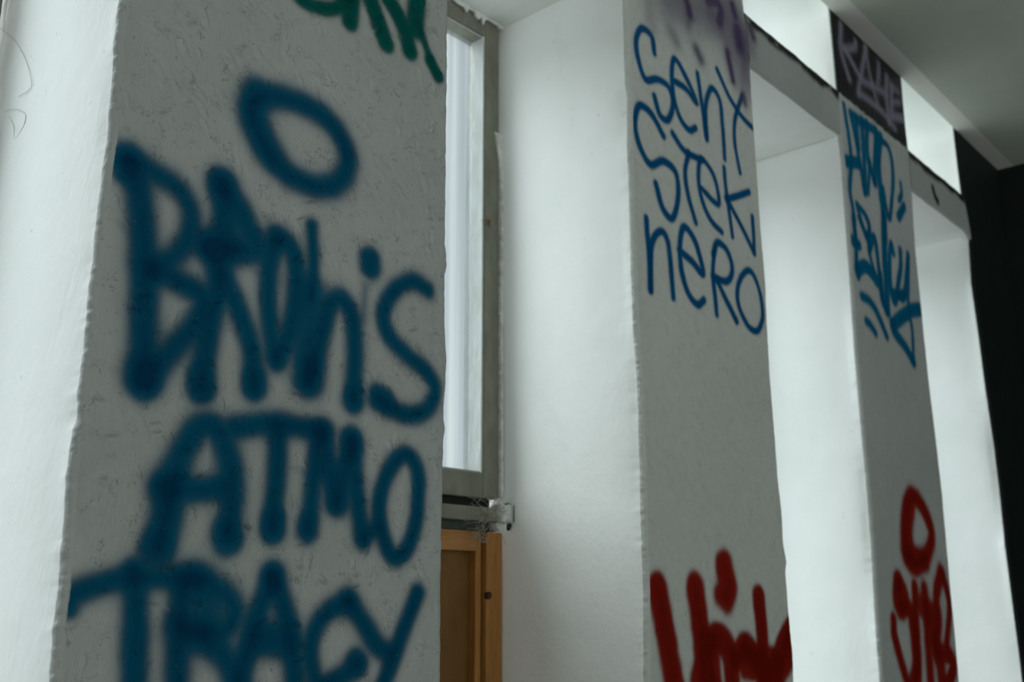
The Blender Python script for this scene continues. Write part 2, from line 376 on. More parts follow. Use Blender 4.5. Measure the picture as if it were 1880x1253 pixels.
M_FACE = grey_paint('thick_grey_wall_paint', 1.0)
M_FACE2 = grey_paint('grey_wall_paint', .55)
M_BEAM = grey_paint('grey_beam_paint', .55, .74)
M_FACE3 = grey_paint('pale_grey_wall_paint', .55, light=.34)
def white_paint(name, base=(.85, .86, .845)):
    t = NT(name)
    c = t.mix(t.ramp(t.noise(6, 4, .6), .3, .75), rgb(*base), rgb(base[0]*.94, base[1]*.95, base[2]*.93))
    sp = t.ramp(t.noise(95, 3, .75, (1, 1, .55)), .70, .74)
    c = t.mix(t.math('MULTIPLY', sp, .45), c, rgb(.42, .41, .35))
    sm = t.ramp(t.noise(9, 5, .75, (1, 1, .6), .5), .62, .74)
    c = t.mix(t.math('MULTIPLY', sm, .16), c, rgb(.52, .53, .50))
    c = t.mix(t.attr('chip'), c, rgb(.30, .26, .18))
    n = t.bump(t.noise(110, 4, .6, (1, 1, .5)), .30, .002)
    n = t.bump(t.noise(16, 4, .6), .30, .006, n)
    return t.done(c, .62, n, .25)
M_WHITE = white_paint('white_reveal_paint')
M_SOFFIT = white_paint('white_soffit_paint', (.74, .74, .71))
def simple(name, col, col2=None, sc=8, rough=.7, bs=.3, bsc=60, stretch=(1, 1, 1), spec=.25):
    t = NT(name); col2 = col2 or tuple(x*.8 for x in col)
    c = t.mix(t.ramp(t.noise(sc, 4, .6, stretch), .35, .7), rgb(*col), rgb(*col2))
    return t.done(c, rough, t.bump(t.noise(bsc, 4, .6, stretch), bs, .003), spec)
M_STRIP = simple('pale_ceiling_strip_paint', (.80, .79, .75), (.72, .71, .68), 3)
M_CEIL = simple('grey_ceiling_paint', (.57, .60, .53), (.47, .50, .44), 2.2, .8, .25)
M_BLACK = simple('black_wall_paint', (.007, .0125, .0105), (.006, .010, .008), 4, .6, .35, 30, spec=.2)
M_ROOM = simple('room_wall_paint', (.50, .51, .48), (.44, .45, .42), 2)
M_FLOOR = simple('dusty_concrete', (.36, .36, .33), (.27, .27, .25), 4, .85, .5)
M_FRAME = simple('weathered_grey_frame_paint', (.225, .225, .175), (.145, .145, .115), 26, .6, .6, 120, (1, 1, .5))
M_BEAD = simple('daylit_frame_side', (.58, .61, .60), (.48, .49, .44), 40, .6, .5, 150, (1, 1, .4))  # pale tone stands for daylight on the frame's inner sides
M_DARK = simple('dark_gap', (.02, .021, .018))
M_BLOCK = simple('white_plaster_blob', (.78, .79, .76), (.5, .5, .46), 60, .7, .7, 140)
M_RUST = simple('dry_brown_fibre', (.30, .21, .12), (.18, .12, .07), 200)
M_PENCIL = simple('grey_pencil', (.52, .56, .54))
def wood(name, a, b, stretch):
    t = NT(name)
    g = t.noise(22, 6, .65, stretch, .6)
    c = t.mix(t.ramp(g, .3, .72), rgb(*a), rgb(*b))
    c = t.mix(t.math('MULTIPLY', t.ramp(t.noise(90, 3, .7), .66, .72), .5), c, rgb(.05, .035, .02))
    return t.done(c, .5, t.bump(g, .25, .002), .3)
M_WOOD = wood('orange_brown_timber', (.44, .195, .048), (.27, .115, .026), (5, 5, .5))
M_WOODR = wood('orange_brown_rail_timber', (.44, .205, .066), (.30, .13, .036), (.5, 5, 5))
M_BOARD = wood('brown_hardboard', (.20, .092, .018), (.125, .056, .010), (1, 1, .6))
def glass_mat():
    t = NT('dirty_frosted_glass')
    g = t.noise(7, 3, .5, (6, 6, .12))
    tl = t.n.new('ShaderNodeBsdfTranslucent'); t.link(t.mix(t.ramp(g, .35, .68), rgb(.62, .68, .74), rgb(.86, .90, .92)), tl.inputs['Color'])
    tr = t.n.new('ShaderNodeBsdfTransparent'); t.link(t.mix(t.ramp(t.noise(5, 3, .5, (9, 9, .15)), .35, .68), rgb(.58, .60, .62), rgb(.84, .85, .84)), tr.inputs['Color'])
    mx = t.n.new('ShaderNodeMixShader'); mx.inputs[0].default_value = .07
    t.link(tr.outputs[0], mx.inputs[1]); t.link(tl.outputs[0], mx.inputs[2])
    gl = t.n.new('ShaderNodeBsdfGlossy'); gl.inputs['Roughness'].default_value = .15
    m2 = t.n.new('ShaderNodeMixShader'); m2.inputs[0].default_value = .05
    t.link(mx.outputs[0], m2.inputs[1]); t.link(gl.outputs[0], m2.inputs[2]); t.link(m2.outputs[0], t.out.inputs['Surface'])
    return t.m
M_GLASS = glass_mat()
def spray(name, thin, thick, k, speck=.5):
    t = NT(name)
    d = t.attr('paint'); lay = t.attr('layers')
    nz = t.math('MULTIPLY', t.math('SUBTRACT', t.noise(900, 2, .8), .5), speck)
    a = t.math('ADD', d, t.math('MULTIPLY', nz, t.math('MULTIPLY', d, t.math('SUBTRACT', 1.15, d))), True)
    pit = t.ramp(t.noise(190, 3, .75), .66, .71)
    a = t.math('MULTIPLY', a, t.math('SUBTRACT', 1.0, t.math('MULTIPLY', pit, .5)), True)
    c = t.mix(t.math('MULTIPLY', lay, 1.0, True), rgb(*thin), rgb(*thick))
    c = t.mix(d, rgb(*[min(1, x*1.35+.03) for x in thin]), c)
    c = t.mix(t.math('MULTIPLY', t.ramp(t.noise(9, 3, .6), .4, .7), .3), c, rgb(*[x*.8 for x in thick]))
    c = t.mix(t.math('MULTIPLY', wrinkles(t), .6), c, rgb(*[x*.35 for x in thick]))
    t.done(c, .72, face_bumps(t, k), .035)
    tr = t.n.new('ShaderNodeBsdfTransparent'); mx = t.n.new('ShaderNodeMixShader')
    t.link(a, mx.inputs[0]); t.link(tr.outputs[0], mx.inputs[1]); t.link(t.b.outputs[0], mx.inputs[2]); t.link(mx.outputs[0], t.out.inputs['Surface'])
    return t.m
SPRAY = {
 'blue': spray('blue_spray_paint', (.0, .092, .170), (.0, .040, .096), 1.0),
 'green': spray('green_spray_paint', (.002, .10, .088), (.0, .042, .042), 1.0),
 'blue2': spray('blue_spray_paint_thin', (.001, .095, .235), (.0, .058, .172), .5, .3),
 'blue3': spray('blue_spray_paint_far', (.0, .125, .235), (.0, .078, .165), .5, .3),
 'purple': spray('purple_spray_paint', (.085, .06, .13), (.035, .02, .075), .5),
 'red': spray('red_spray_paint', (.23, .012, .006), (.135, .006, .002), .5, .3),
 'violet': spray('violet_spray_paint', (.19, .18, .235), (.23, .215, .275), .5, .3),
 'black': spray('black_spray_paint', (.012, .014, .012), (.008, .009, .008), .5, .3)}

# ------------------------------------------------------------------ spray films
def smooth(pts, n=5):
    if len(pts) < 3: return pts
    P = [np.array(p, float) for p in pts]; out = []
    if len(P) > 5 and np.hypot(*(P[0]-P[-1])) < .006: P[-1] = P[0]; P = [P[-2]]+P+[P[1]]      # a closed ring
    else: P = [2*P[0]-P[1]]+P+[2*P[-1]-P[-2]]
    for i in range(1, len(P)-2):
        p0, p1, p2, p3 = P[i-1:i+3]
        for k in range(n):
            t = k/n
            out.append(tuple(.5*((2*p1)+(-p0+p2)*t+(2*p0-5*p1+4*p2-p3)*t*t+(-p0+3*p1-3*p2+p3)*t**3)))
    out.append(tuple(P[-2])); return out
def seg_dist(X, Z, a, b):
    dx, dz = b[0]-a[0], b[1]-a[1]; L = dx*dx+dz*dz+1e-12
    t = np.clip(((X-a[0])*dx+(Z-a[1])*dz)/L, 0, 1)
    return np.hypot(X-a[0]-t*dx, Z-a[1]-t*dz)
def paint_layers(X, Z, strokes, rk=1.0):
    lay = np.zeros_like(X); cov = np.ones_like(X)
    for pts, r, soft, st in strokes:
        pts = smooth([(a*1e-4, b*1e-4) for a, b in pts]); r *= 1e-4*rk; soft *= 1e-4*(1.12 if rk == 1.12 else 1)
        m = r+soft*2.2
        xs = [p[0] for p in pts]; zs = [p[1] for p in pts]
        sel = (X > min(xs)-m) & (X < max(xs)+m) & (Z > min(zs)-m) & (Z < max(zs)+m)
        if not sel.any(): continue
        x = X[sel]; z = Z[sel]; d = np.full(x.shape, 9.0)
        for a, b in zip(pts[:-1], pts[1:]): d = np.minimum(d, seg_dist(x, z, a, b))
        wv = 1+.12*noise2(x*60, z*60, 5)
        e = 1/(1+np.exp((d-r*wv)/(soft*.42)))
        e = np.where(d > r+soft*2.1, 0, e)
        s = min(st, 1.0)
        c = cov[sel]; c = c*(1-np.clip(e*1.03, 0, 1)*s); cov[sel] = c
        l = lay[sel]; l += e*st*(.45+.55*np.clip(1-d/(r+1e-9), 0, 1)); lay[sel] = l
    return np.clip(1-cov, 0, 1), np.clip((lay-.75)/1.9, 0, 1)
def film(parent, name, key, label, strokes, X, Z, Yf, off):
    """thin skin of paint lying on a grid surface (rows x cols)"""
    p, l = paint_layers(X, Z, strokes, {'blue': 1.12, 'red': 1.12, 'green': 1.5, 'blue3': 1.05, 'violet': 1.15}.get(key, 1.0))
    on = p > .012
    q = on[:-1, :-1] | on[1:, :-1] | on[:-1, 1:] | on[1:, 1:]
    if not q.any(): return None
    R, C = X.shape; idx = np.arange(R*C).reshape(R, C)
    F = np.stack([idx[:-1, :-1][q], idx[:-1, 1:][q], idx[1:, 1:][q], idx[1:, :-1][q]], 1)
    used = np.unique(F); remap = -np.ones(R*C, dtype=np.int64); remap[used] = np.arange(len(used))
    V = np.stack([X.ravel()[used], Yf.ravel()[used]-off, Z.ravel()[used]], 1)
    o = mesh_obj(name, V.tolist(), remap[F].tolist(), [SPRAY[key]], parent, smooth=True, attrs={'paint': p.ravel()[used], 'layers': l.ravel()[used]})
    if label: o['label'] = label
    return o

# ------------------------------------------------------------------ pillars
def edge_fn(key, default=None, seed=0, amp=.0011):
    if key is None: return lambda z: np.full_like(z, default)
    zz = np.array([a for a, b in EDGES[key]]); xx = np.array([b for a, b in EDGES[key]])
    # straight continuation outside the measured stretch
    k, c = np.polyfit(zz, xx, 1)
    def f(z):
        v = np.interp(z, zz, xx)
        v = np.where(z < zz[0], xx[0]+k*(z-zz[0])*.3, v); v = np.where(z > zz[-1], xx[-1]+k*(z-zz[-1])*.3, v)
        return v+amp*fbm(z*90, z*0+seed, seed, 3)+amp*.9*np.maximum(0, fbm(z*28, z*0+seed+3, seed, 2)-.18)*3
    return f
DEPTH = 1.262
def dimple_field(X, Z, x0, x1, z0, z1, n, amp, seed):
    rng = np.random.RandomState(seed); H = np.zeros_like(X)
    for i in range(n):
        cx = rng.uniform(x0, x1); cz = z0+(z1-z0)*rng.uniform(0, 1)**.75
        s = rng.uniform(.0024, .0054); th = rng.normal(-.7, .5); a = amp*rng.uniform(.35, 1.1)
        sel = (np.abs(X-cx) < 4*s) & (np.abs(Z-cz) < 4*s)
        if not sel.any(): continue
        dx = X[sel]-cx; dz = Z[sel]-cz; u = dx*math.cos(th)+dz*math.sin(th); v = -dx*math.sin(th)+dz*math.cos(th)
        u = u/s; v = v/(s*.62)
        H[sel] += a*(np.exp(-(u**2+v**2)/2)*(.4+.9*v)-.5*np.exp(-((v-1.6)**2*2+u**2*.6)))
    return H
def pillar(key, label, xl, xr, zf0, zf1, step, face_mat, white_mat, bump_amp, n_dimple, black_above=None, all_black=False, seed=1, ztop=3.168, dz=(0, 3)):
    root = empty('wall_pillar'); root.location = ((xl(np.array([1.5]))[0]+xr(np.array([1.5]))[0])/2, 1.1, 0)
    tag(root, label, 'pillar')
    zs = np.concatenate([np.arange(0, zf0, .03), np.arange(zf0, zf1, step), np.arange(zf1, ztop, .02), [ztop]])
    W = float(xr(np.array([1.5]))[0]-xl(np.array([1.5]))[0]); nc = int(W/step)
    r = .0065
    u = np.linspace(0, 1, nc)
    L = xl(zs)[:, None]; Rr = xr(zs)[:, None]
    Zc = zs[:, None]+0*u[None]
    Xf = L+r+(Rr-L-2*r)*u[None]
    H = .0016*fbm(Xf*9, Zc*9, seed, 3)+.0007*fbm(Xf*48, Zc*40, seed+5, 2)
    H = H+dimple_field(Xf, Zc, Xf.min(), Xf.max(), dz[0], dz[1], n_dimple, bump_amp, seed)
    Yf = FACE-H
    fade = np.minimum(1, np.minimum(u, 1-u)*nc/4)[None]
    Yf = FACE+(Yf-FACE)*fade
    # cross-section columns, left back -> front -> right back
    cols = []                                       # (X, Y) arrays per column
    yy = np.concatenate([np.linspace(DEPTH, FACE+.03, 14), [FACE+.022, FACE+.015, FACE+.0105, FACE+r*1.3]]); ny = len(yy)
    def side(E, y, sd):
        # a flat plastered reveal; only its last centimetres follow the ragged arris
        k = np.polyfit(zs[(zs > zf0) & (zs < zf1)], E[(zs > zf0) & (zs < zf1)], 3)
        zc = np.clip(zs, zf0, zf1); flat = np.polyval(k, zc)
        t = np.clip((y-FACE-r)/.024, 0, 1); t = t*t*(3-2*t)
        return E*(1-t)+flat*t+.0006*fbm(zs*9, zs*0+y*9, seed+sd, 2)
    for k, y in enumerate(yy):
        cols.append((side(L[:, 0], y, 9), np.full_like(zs, y), 1))
    j1 = .0016*fbm(zs*230, zs*0+1, seed+21, 2)*(.4+1.6*np.clip(fbm(zs*6, zs*0, seed+60, 2)+.4, 0, 1))
    for a in (.25, .6):
        an = a*math.pi/2
        cols.append((L[:, 0]+r*(1-math.cos(an))+j1, FACE+r*(1-math.sin(an))+j1*.7, 0))
    for i in range(nc): cols.append((Xf[:, i], Yf[:, i], 0))
    j2 = .0010*fbm(zs*230, zs*0+4, seed+27, 2)
    for a in (.6, .25):
        an = a*math.pi/2
        cols.append((Rr[:, 0]-r*(1-math.cos(an))+j2, FACE+r*(1-math.sin(an))+j2*.7, 0))
    for y in yy[::-1]: cols.append((side(Rr[:, 0], y, 13), np.full_like(zs, y), 1))
    C = len(cols); R = len(zs)
    V = np.zeros((R, C, 3))
    for i, (x, y, m) in enumerate(cols): V[:, i, 0] = x; V[:, i, 1] = y; V[:, i, 2] = zs
    idx = np.arange(R*C).reshape(R, C)
    F = np.stack([idx[:-1, :-1], idx[:-1, 1:], idx[1:, 1:], idx[1:, :-1]], -1).reshape(-1, 4)
    slot = np.array([1 if (cols[i][2] and cols[i+1][2]) else 0 for i in range(C-1)])
    slot[ny-1] = 0; 
    fm = np.tile(slot, R-1)
    Fl = F.tolist(); fml = fm.tolist()
    for rr_ in range(0, R-1): Fl.append([idx[rr_, C-1], idx[rr_, 0], idx[rr_+1, 0], idx[rr_+1, C-1]]); fml.append(1)
    black = np.zeros((R, C)); chip = np.zeros((R, C))
    isface = np.array([1-c[2] for c in cols])[None]
    X3 = V[:, :, 0]; Z3 = V[:, :, 2]
    if black_above:
        e = black_above+.006*fbm(X3*40, Z3*40, seed+31, 3)
        black = np.clip((Z3-e)/.004, 0, 1)*isface
        d = np.abs(Z3-(black_above-.004))
        chip = np.clip((fbm(X3*55, Z3*90, seed+40, 3)-.12)*5, 0, 1)*np.clip(1-d/.014, 0, 1)*isface
    if all_black: black = np.ones((R, C))*isface
    # chipped arris: bare plaster specks next to both corners, and frayed spots on the white reveals
    dl = np.abs(X3-L)+np.abs(V[:, :, 1]-FACE)*.5; dr = np.abs(X3-Rr)+np.abs(V[:, :, 1]-FACE)*.5
    dd = np.minimum(dl, dr)
    chip = np.maximum(chip, np.clip((fbm(X3*70+V[:, :, 1]*60, Z3*55, seed+50, 3)-.42)*5, 0, 1)*np.clip(1-dd/.012, 0, 1)*.6)
    body = mesh_obj('pillar_body', V.reshape(-1, 3).tolist(), Fl, [face_mat, white_mat], root, fml, True, {'black': black.ravel(), 'chip': chip.ravel()})
    n = 0
    for name, pl, ck, lab, strokes in GRAFFITI:
        if pl == key:
            sel = (zs >= zf0) & (zs <= zf1+.2)
            film(root, name, ck, lab, strokes, Xf[sel], Zc[sel], Yf[sel], .0003+.0001*n); n += 1
    root['kind'] = 'thing'
    return root
X0 = {k: edge_fn(k, seed=i*7+1) for i, k in enumerate(('p1l', 'p1r', 'p2l', 'p2r', 'p3l', 'p3r', 'p4l'))}
p1 = pillar('p1', 'broad grey pillar nearest the camera, covered in thick dark blue spray-painted letters',
       X0['p1l'], X0['p1r'], 1.28, 2.32, .0017, M_FACE, M_WHITE, .0056, 460, seed=3, dz=(1.35, 2.25))
p2 = pillar('p2', 'grey pillar with thin blue handwriting, purple haze above it and fat red letters below',
       X0['p2l'], X0['p2r'], 1.22, 2.70, .0024, M_FACE3, M_WHITE, .0005, 60, seed=11, dz=(1.2, 2.7))
p3 = pillar('p3', 'narrow-looking grey pillar with a black top panel, blue scrawl and tall red letters',
       X0['p3l'], X0['p3r'], 1.18, 2.90, .0026, M_FACE2, M_WHITE, .0004, 40, black_above=2.641, seed=19, ztop=3.168, dz=(1.2, 2.7))
p4 = pillar('p4', 'black-painted corner pillar with a white left reveal, beside the dark end wall',
       X0['p4l'], edge_fn(None, 3.52), 1.18, 2.90, .005, M_BLACK, M_WHITE, 0, 0, seed=23, ztop=3.168)
# pencil scribble on the white reveal of the nearest pillar
def wire(name, pts, rad, mat, parent=None, n=6):
    V = []; F = []
    P = [Vector(p) for p in pts]
    for i, p in enumerate(P):
        d = (P[min(i+1, len(P)-1)]-P[max(i-1, 0)]).normalized(); a = d.orthogonal().normalized(); b = d.cross(a)
        for k in range(n):
            t = 2*math.pi*k/n; V.append(p+(a*math.cos(t)+b*math.sin(t))*rad)
    for i in range(len(P)-1):
        for k in range(n): F.append((i*n+k, i*n+(k+1) % n, (i+1)*n+(k+1) % n, (i+1)*n+k))
    F.append(tuple(range(n))[::-1]); F.append(tuple(range((len(P)-1)*n, len(P)*n)))
    return mesh_obj(name, V, F, [mat], parent, smooth=True)
for q in SCRIBBLE:
    q2 = smooth(q, 8); z = np.array([b for a, b in q2]); xs = X0['p1l'](z)
    wire('pencil_scribble', [(x-.0004, a, b) for x, (a, b) in zip(xs, q2)], .00035, M_PENCIL, p1)['label'] = 'thin pencil scribble'

# ------------------------------------------------------------------ beams over the lower openings
ZB0, ZB1 = 2.527, 2.650
def beam(fl, fr, label, key=None, seed=0, haunch=False):
    xa = float(fl(np.array([2.59]))[0]); xb = float(fr(np.array([2.59]))[0])
    root = empty('concrete_beam', ((xa+xb)/2, 1.05, ZB0)); tag(root, label, 'beam', kind='thing')
    st = .0035; nx = int((xb-xa)/st)+1; u = np.linspace(0, 1, nx)
    nz = int((ZB1-ZB0)/st)+1; v = np.linspace(0, 1, nz)
    zt = ZB1+.0022*fbm(u*14, u*0+seed, seed, 3); zb = ZB0+.0016*fbm(u*16, u*0+seed, seed+4, 3)
    if haunch: zb = zb-.020*np.clip((u-.86)/.14, 0, 1)**2
    Zg = zb[None]+(zt-zb)[None]*v[:, None]
    fl_ = fl(Zg[:, 0]); fr_ = fr(Zg[:, 0])
    Xg = (fl_-.001)[:, None]+((fr_+.001)-(fl_-.001))[:, None]*u[None]
    Yg = FACE+.0006-.0012*fbm(Xg*9, Zg*9, seed+2, 3)
    Yg = Yg+.004*np.clip(1-np.minimum(v, 1-v)*nz/1.5, 0, 1)[:, None]
    rows = [(Xg[i], Yg[i], Zg[i]) for i in range(nz)]
    ny = 14
    bot = [(Xg[0], np.full(nx, y), zb+.0015*fbm(Xg[0]*20, Xg[0]*0+y*20, seed+8, 2)) for y in np.linspace(DEPTH, FACE+.008, ny)]
    top = [(Xg[-1], np.full(nx, y), zt+0*u) for y in np.linspace(FACE+.008, DEPTH, ny)]
    allr = bot+rows+top; R = len(allr)
    V = np.zeros((R, nx, 3))
    for i, (x, y, z) in enumerate(allr): V[i, :, 0] = x; V[i, :, 1] = y; V[i, :, 2] = z
    idx = np.arange(R*nx).reshape(R, nx)
    F = np.stack([idx[:-1, :-1], idx[:-1, 1:], idx[1:, 1:], idx[1:, :-1]], -1).reshape(-1, 4)
    slot = np.array([1]*(ny-1)+[0]*(R-1-2*(ny-1))+[1]*(ny-1)); fm = np.repeat(slot, nx-1)
    Fl = F.tolist(); fml = fm.tolist()
    for c in range(nx-1): Fl.append([idx[R-1, c], idx[R-1, c+1], idx[0, c+1], idx[0, c]]); fml.append(1)
    isf = np.zeros((R, 1)); isf[ny-1:ny+nz+1] = 1
    X3 = V[:, :, 0]; Z3 = V[:, :, 2]
    g = .019+.013*fbm(X3*24, Z3*10, seed+3, 3)
    black = np.clip(1-((ZB1-Z3)-g)/.014, 0, 1)**1.3*isf
    chip = np.clip((fbm(X3*40, Z3*60, seed+14, 3)-.30)*5, 0, 1)*np.clip(1-np.abs(Z3-ZB1+.016)/.012, 0, 1)*isf*.7
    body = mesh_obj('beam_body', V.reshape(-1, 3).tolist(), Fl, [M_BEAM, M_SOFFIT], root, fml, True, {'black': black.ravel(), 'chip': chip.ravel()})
    n = 0
    for name, pl, ck, lab, strokes in GRAFFITI:
        if pl == key: film(root, name, ck, lab, strokes, Xg, Zg, Yg, .0003+.0001*n); n += 1
    return root
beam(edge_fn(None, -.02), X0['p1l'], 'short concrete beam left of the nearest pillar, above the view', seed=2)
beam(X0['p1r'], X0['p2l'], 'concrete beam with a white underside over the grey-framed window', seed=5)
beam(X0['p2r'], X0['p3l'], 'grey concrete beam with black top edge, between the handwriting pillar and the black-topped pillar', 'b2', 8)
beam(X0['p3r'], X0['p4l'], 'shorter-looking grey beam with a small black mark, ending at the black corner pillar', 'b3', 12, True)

# ------------------------------------------------------------------ setting
ZC = 2.8645; XE = 3.526; XW = -2.6; YB = -3.5
def struct(o): o['kind'] = 'structure'; return o
struct(boxes_obj('floor', [(XW-.2, XE+.2, YB-.2, DEPTH, -.15, 0)], [M_FLOOR]))
# ceiling: a lower painted strip along the window wall, then the higher grey ceiling
struct(boxes_obj('trim_1', [(XW, XE, .846, FACE-.0015, 2.8645, 3.19)], [M_STRIP]))
struct(boxes_obj('ceiling', [(XW-.2, XE+.2, YB-.2, .846, ZC, ZC+.3)], [M_CEIL]))
struct(boxes_obj('ceiling_recess', [(-.03, XE, FACE, DEPTH, 3.17, 3.25)], [M_SOFFIT]))
struct(boxes_obj('wall_end', [(XE, XE+.2, YB-.2, DEPTH, 0, 3.25)], [M_BLACK]))
struct(boxes_obj('wall_left', [(XW-.2, XW, YB-.2, -2.4, 0, ZC), (XW-.2, XW, -1.1, DEPTH, 0, ZC), (XW-.2, XW, -2.4, -1.1, 0, .8), (XW-.2, XW, -2.4, -1.1, 2.7, ZC)], [M_ROOM]))
lfr = empty('window_10', (XW-.1, -1.75, .8)); struct(lfr)  # unseen opening and frame, invented to go with the left fill lamp
boxes_obj('window_frame', [(XW-.12, XW-.06, -2.4, -2.34, .8, 2.7), (XW-.12, XW-.06, -1.16, -1.1, .8, 2.7), (XW-.12, XW-.06, -2.4, -1.1, .8, .86), (XW-.12, XW-.06, -2.4, -1.1, 2.64, 2.7)], [M_FRAME], lfr, .004)
struct(boxes_obj('wall_window_side', [(XW, -.02, FACE, DEPTH, 0, 3.25)], [M_FACE2]))
OX0, OX1, OZ0, OZ1 = .2, 3.0, 1.05, 2.65
struct(boxes_obj('wall_opposite', [(XW, OX0, YB-.2, YB, 0, ZC), (OX1, XE, YB-.2, YB, 0, ZC), (OX0, OX1, YB-.2, YB, 0, OZ0), (OX0, OX1, YB-.2, YB, OZ1, ZC)], [M_ROOM]))
ofr = empty('window_9', ((OX0+OX1)/2, YB-.1, OZ0)); struct(ofr)  # unseen opening and frame, invented to let light onto the pillar faces
boxes_obj('window_frame', [(OX0, OX0+.06, YB-.12, YB-.06, OZ0, OZ1), (OX1-.06, OX1, YB-.12, YB-.06, OZ0, OZ1), (OX0, OX1, YB-.12, YB-.06, OZ0, OZ0+.06), (OX0, OX1, YB-.12, YB-.06, OZ1-.06, OZ1), (1.57, 1.63, YB-.12, YB-.06, OZ0, OZ1)], [M_FRAME], ofr, .004)

# ------------------------------------------------------------------ windows in the bays
def window(n, xa, xb, z0, z1, slim=False):
    root = empty('window_%d' % n, ((xa+xb)/2, WIN, z0)); struct(root)
    f = .040; d = .050
    xi0, xi1 = xa+.047, xb-.047; xo0, xo1 = xa+.009, xb-.009
    zi0, zi1 = z0+.043, z1-.041
    y0, y1 = WIN, WIN+d
    if slim: xi0, xi1, xo0, xo1, zi0, zi1 = xa+.014, xb-.014, xa+.001, xb-.001, z0+.012, z1-.012
    fr = boxes_obj('window_frame', [(xo0, xi0, y0, y1, z0, z1), (xi1, xo1, y0, y1, z0, z1), (xi0-.002, xi1+.002, y0+.001, y1, zi1, z1), (xi0-.002, xi1+.002, y0+.001, y1, z0, zi0)], [M_FRAME], root, .003)
    gp = boxes_obj('glass_pane', [(xi0+.001, xi1-.001, y0+.034, y0+.038, zi0+.001, zi1-.001)], [M_GLASS], root)
    # lining of the frame's inside faces; daylight painted pale on the upright ones
    b = boxes_obj('glazing_bead', [(xi0, xi0+.004, y0+.002, y0+.034, zi0, zi1), (xi1-.004, xi1, y0+.002, y0+.034, zi0, zi1), (xi0, xi1, y0+.004, y0+.034, zi1-.004, zi1, 1), (xi0, xi1, y0+.004, y0+.034, zi0, zi0+.003, 1)], [M_BEAD, M_FRAME], root, .001)
    return root
zw1 = ZB0+.006
window(1, -.02, .424, .9, zw1)
w2 = window(2, .889, 1.3225, 1.613, zw1)
window(3, 1.775, 2.205, .9, zw1)
window(4, 2.665, 3.13, .9, zw1)
window(5, .889, 1.3225, ZB1+.01, 3.165, True)
window(6, 1.775, 2.205, ZB1+.01, 3.165, True)
window(7, 2.672, 3.13, ZB1+.01, 3.165, True)
window(8, -.02, .424, ZB1+.01, 3.165, True)

# plaster joint strip beside the window frame
def strip(name, x0, x1, y, z0, z1, th, seed, mat, parent=None, n=160, ragx=.003, shape=None):
    zz = np.linspace(z0, z1, n)
    xl = x0+ragx*fbm(zz*55, zz*0+seed, seed, 4)+(shape(zz) if shape else 0)
    V = []; F = []
    for i, z in enumerate(zz): V += [(xl[i], y, z), (x1, y, z), (x1, y+th, z), (xl[i], y+th, z)]
    for i in range(n-1):
        for k in range(4): a = i*4+k; b = i*4+(k+1) % 4; F.append((a, b, b+4, a+4))
    F.append((0, 3, 2, 1)); e = (n-1)*4; F.append((e, e+1, e+2, e+3))
    return mesh_obj(name, V, F, [mat], parent)
joint = strip('trim_2', 1.3165, 1.3235, WIN-.004, 1.617, 2.30, .03, 3, M_BLOCK, n=420, ragx=.0022,
              shape=lambda z: -.016*np.clip(1-(2.298-z)/.085, 0, 1)**1.2); struct(joint)

# ragged plaster lip hanging over the head of the visible window
xx = np.linspace(.892, 1.32, 420); lip = .008+.022*np.maximum(0, fbm(xx*110, xx*0, 77, 4)-.1)+.014*np.exp(-((xx-1.264)/.0035)**2)+.006*fbm(xx*25, xx*0, 7, 2)
lip = np.where(xx > 1.27, lip*.6, lip); V = []; F = []
for x, l in zip(xx, lip): V += [(x, WIN-.010, ZB0+.004), (x, WIN-.006, ZB0-l+.004), (x, WIN, ZB0-l+.006), (x, WIN+.004, ZB0+.004)]
for i in range(len(xx)-1):
    for k in range(4): a = i*4+k; b = i*4+(k+1) % 4; F.append((a, a+4, b+4, b))
struct(mesh_obj('trim_3', V, F, [M_SOFFIT]))

# dark gap and grey rails beneath the visible window
sr = empty('window_sill', (1.10, WIN, 1.56)); tag(sr, 'dusty grey timber sill rails between the grey window frame and the brown wooden panel', 'window sill', kind='thing')
boxes_obj('upper_rail', [(.892, 1.302, WIN-.012, WIN+.05, 1.573, 1.597)], [M_FRAME], sr, .003)
boxes_obj('lower_rail', [(.892, 1.318, WIN+.008, WIN+.05, 1.5585, 1.573)], [simple('dark_blue_grey_rail', (.075, .088, .082), (.045, .052, .048), 30)], sr, .001)['label'] = 'dark blue-grey rail'
boxes_obj('dark_joint', [(.892, 1.315, WIN+.022, WIN+.05, 1.597, 1.614)], [M_DARK], sr)
# white plaster lump in the corner
def lump(name, c, s, mat, seed, label=None, cat=None, sub=4, amp=.3, pw=.45):
    bm = bmesh.new(); bmesh.ops.create_icosphere(bm, subdivisions=sub, radius=1)
    rr = random.Random(seed); ph = [rr.uniform(0, 9) for _ in range(6)]
    for v in bm.verts:
        p = v.co.copy(); q = Vector([math.copysign(abs(t)**pw, t) for t in p])
        k = 1+amp*.3*(math.sin(5*p.x+ph[0])*math.sin(4*p.z+ph[1])+.5*math.sin(11*p.y+ph[2]+7*p.x))
        v.co = Vector((q.x*s[0]*k, q.y*s[1]*k, q.z*s[2]*k))+Vector(c)
    me = bpy.data.meshes.new(name); bm.to_mesh(me); bm.free(); me.materials.append(mat)
    me.polygons.foreach_set('use_smooth', np.ones(len(me.polygons), dtype=bool))
    o = bpy.data.objects.new(name, me); COL.objects.link(o)
    if label: tag(o, label, cat)
    return o
lump('plaster_lump', (1.3105, WIN-.010, 1.588), (.0125, .017, .016), M_BLOCK, 4, 'chipped white plaster lump in the corner at the right end of the sill rail', 'plaster lump')
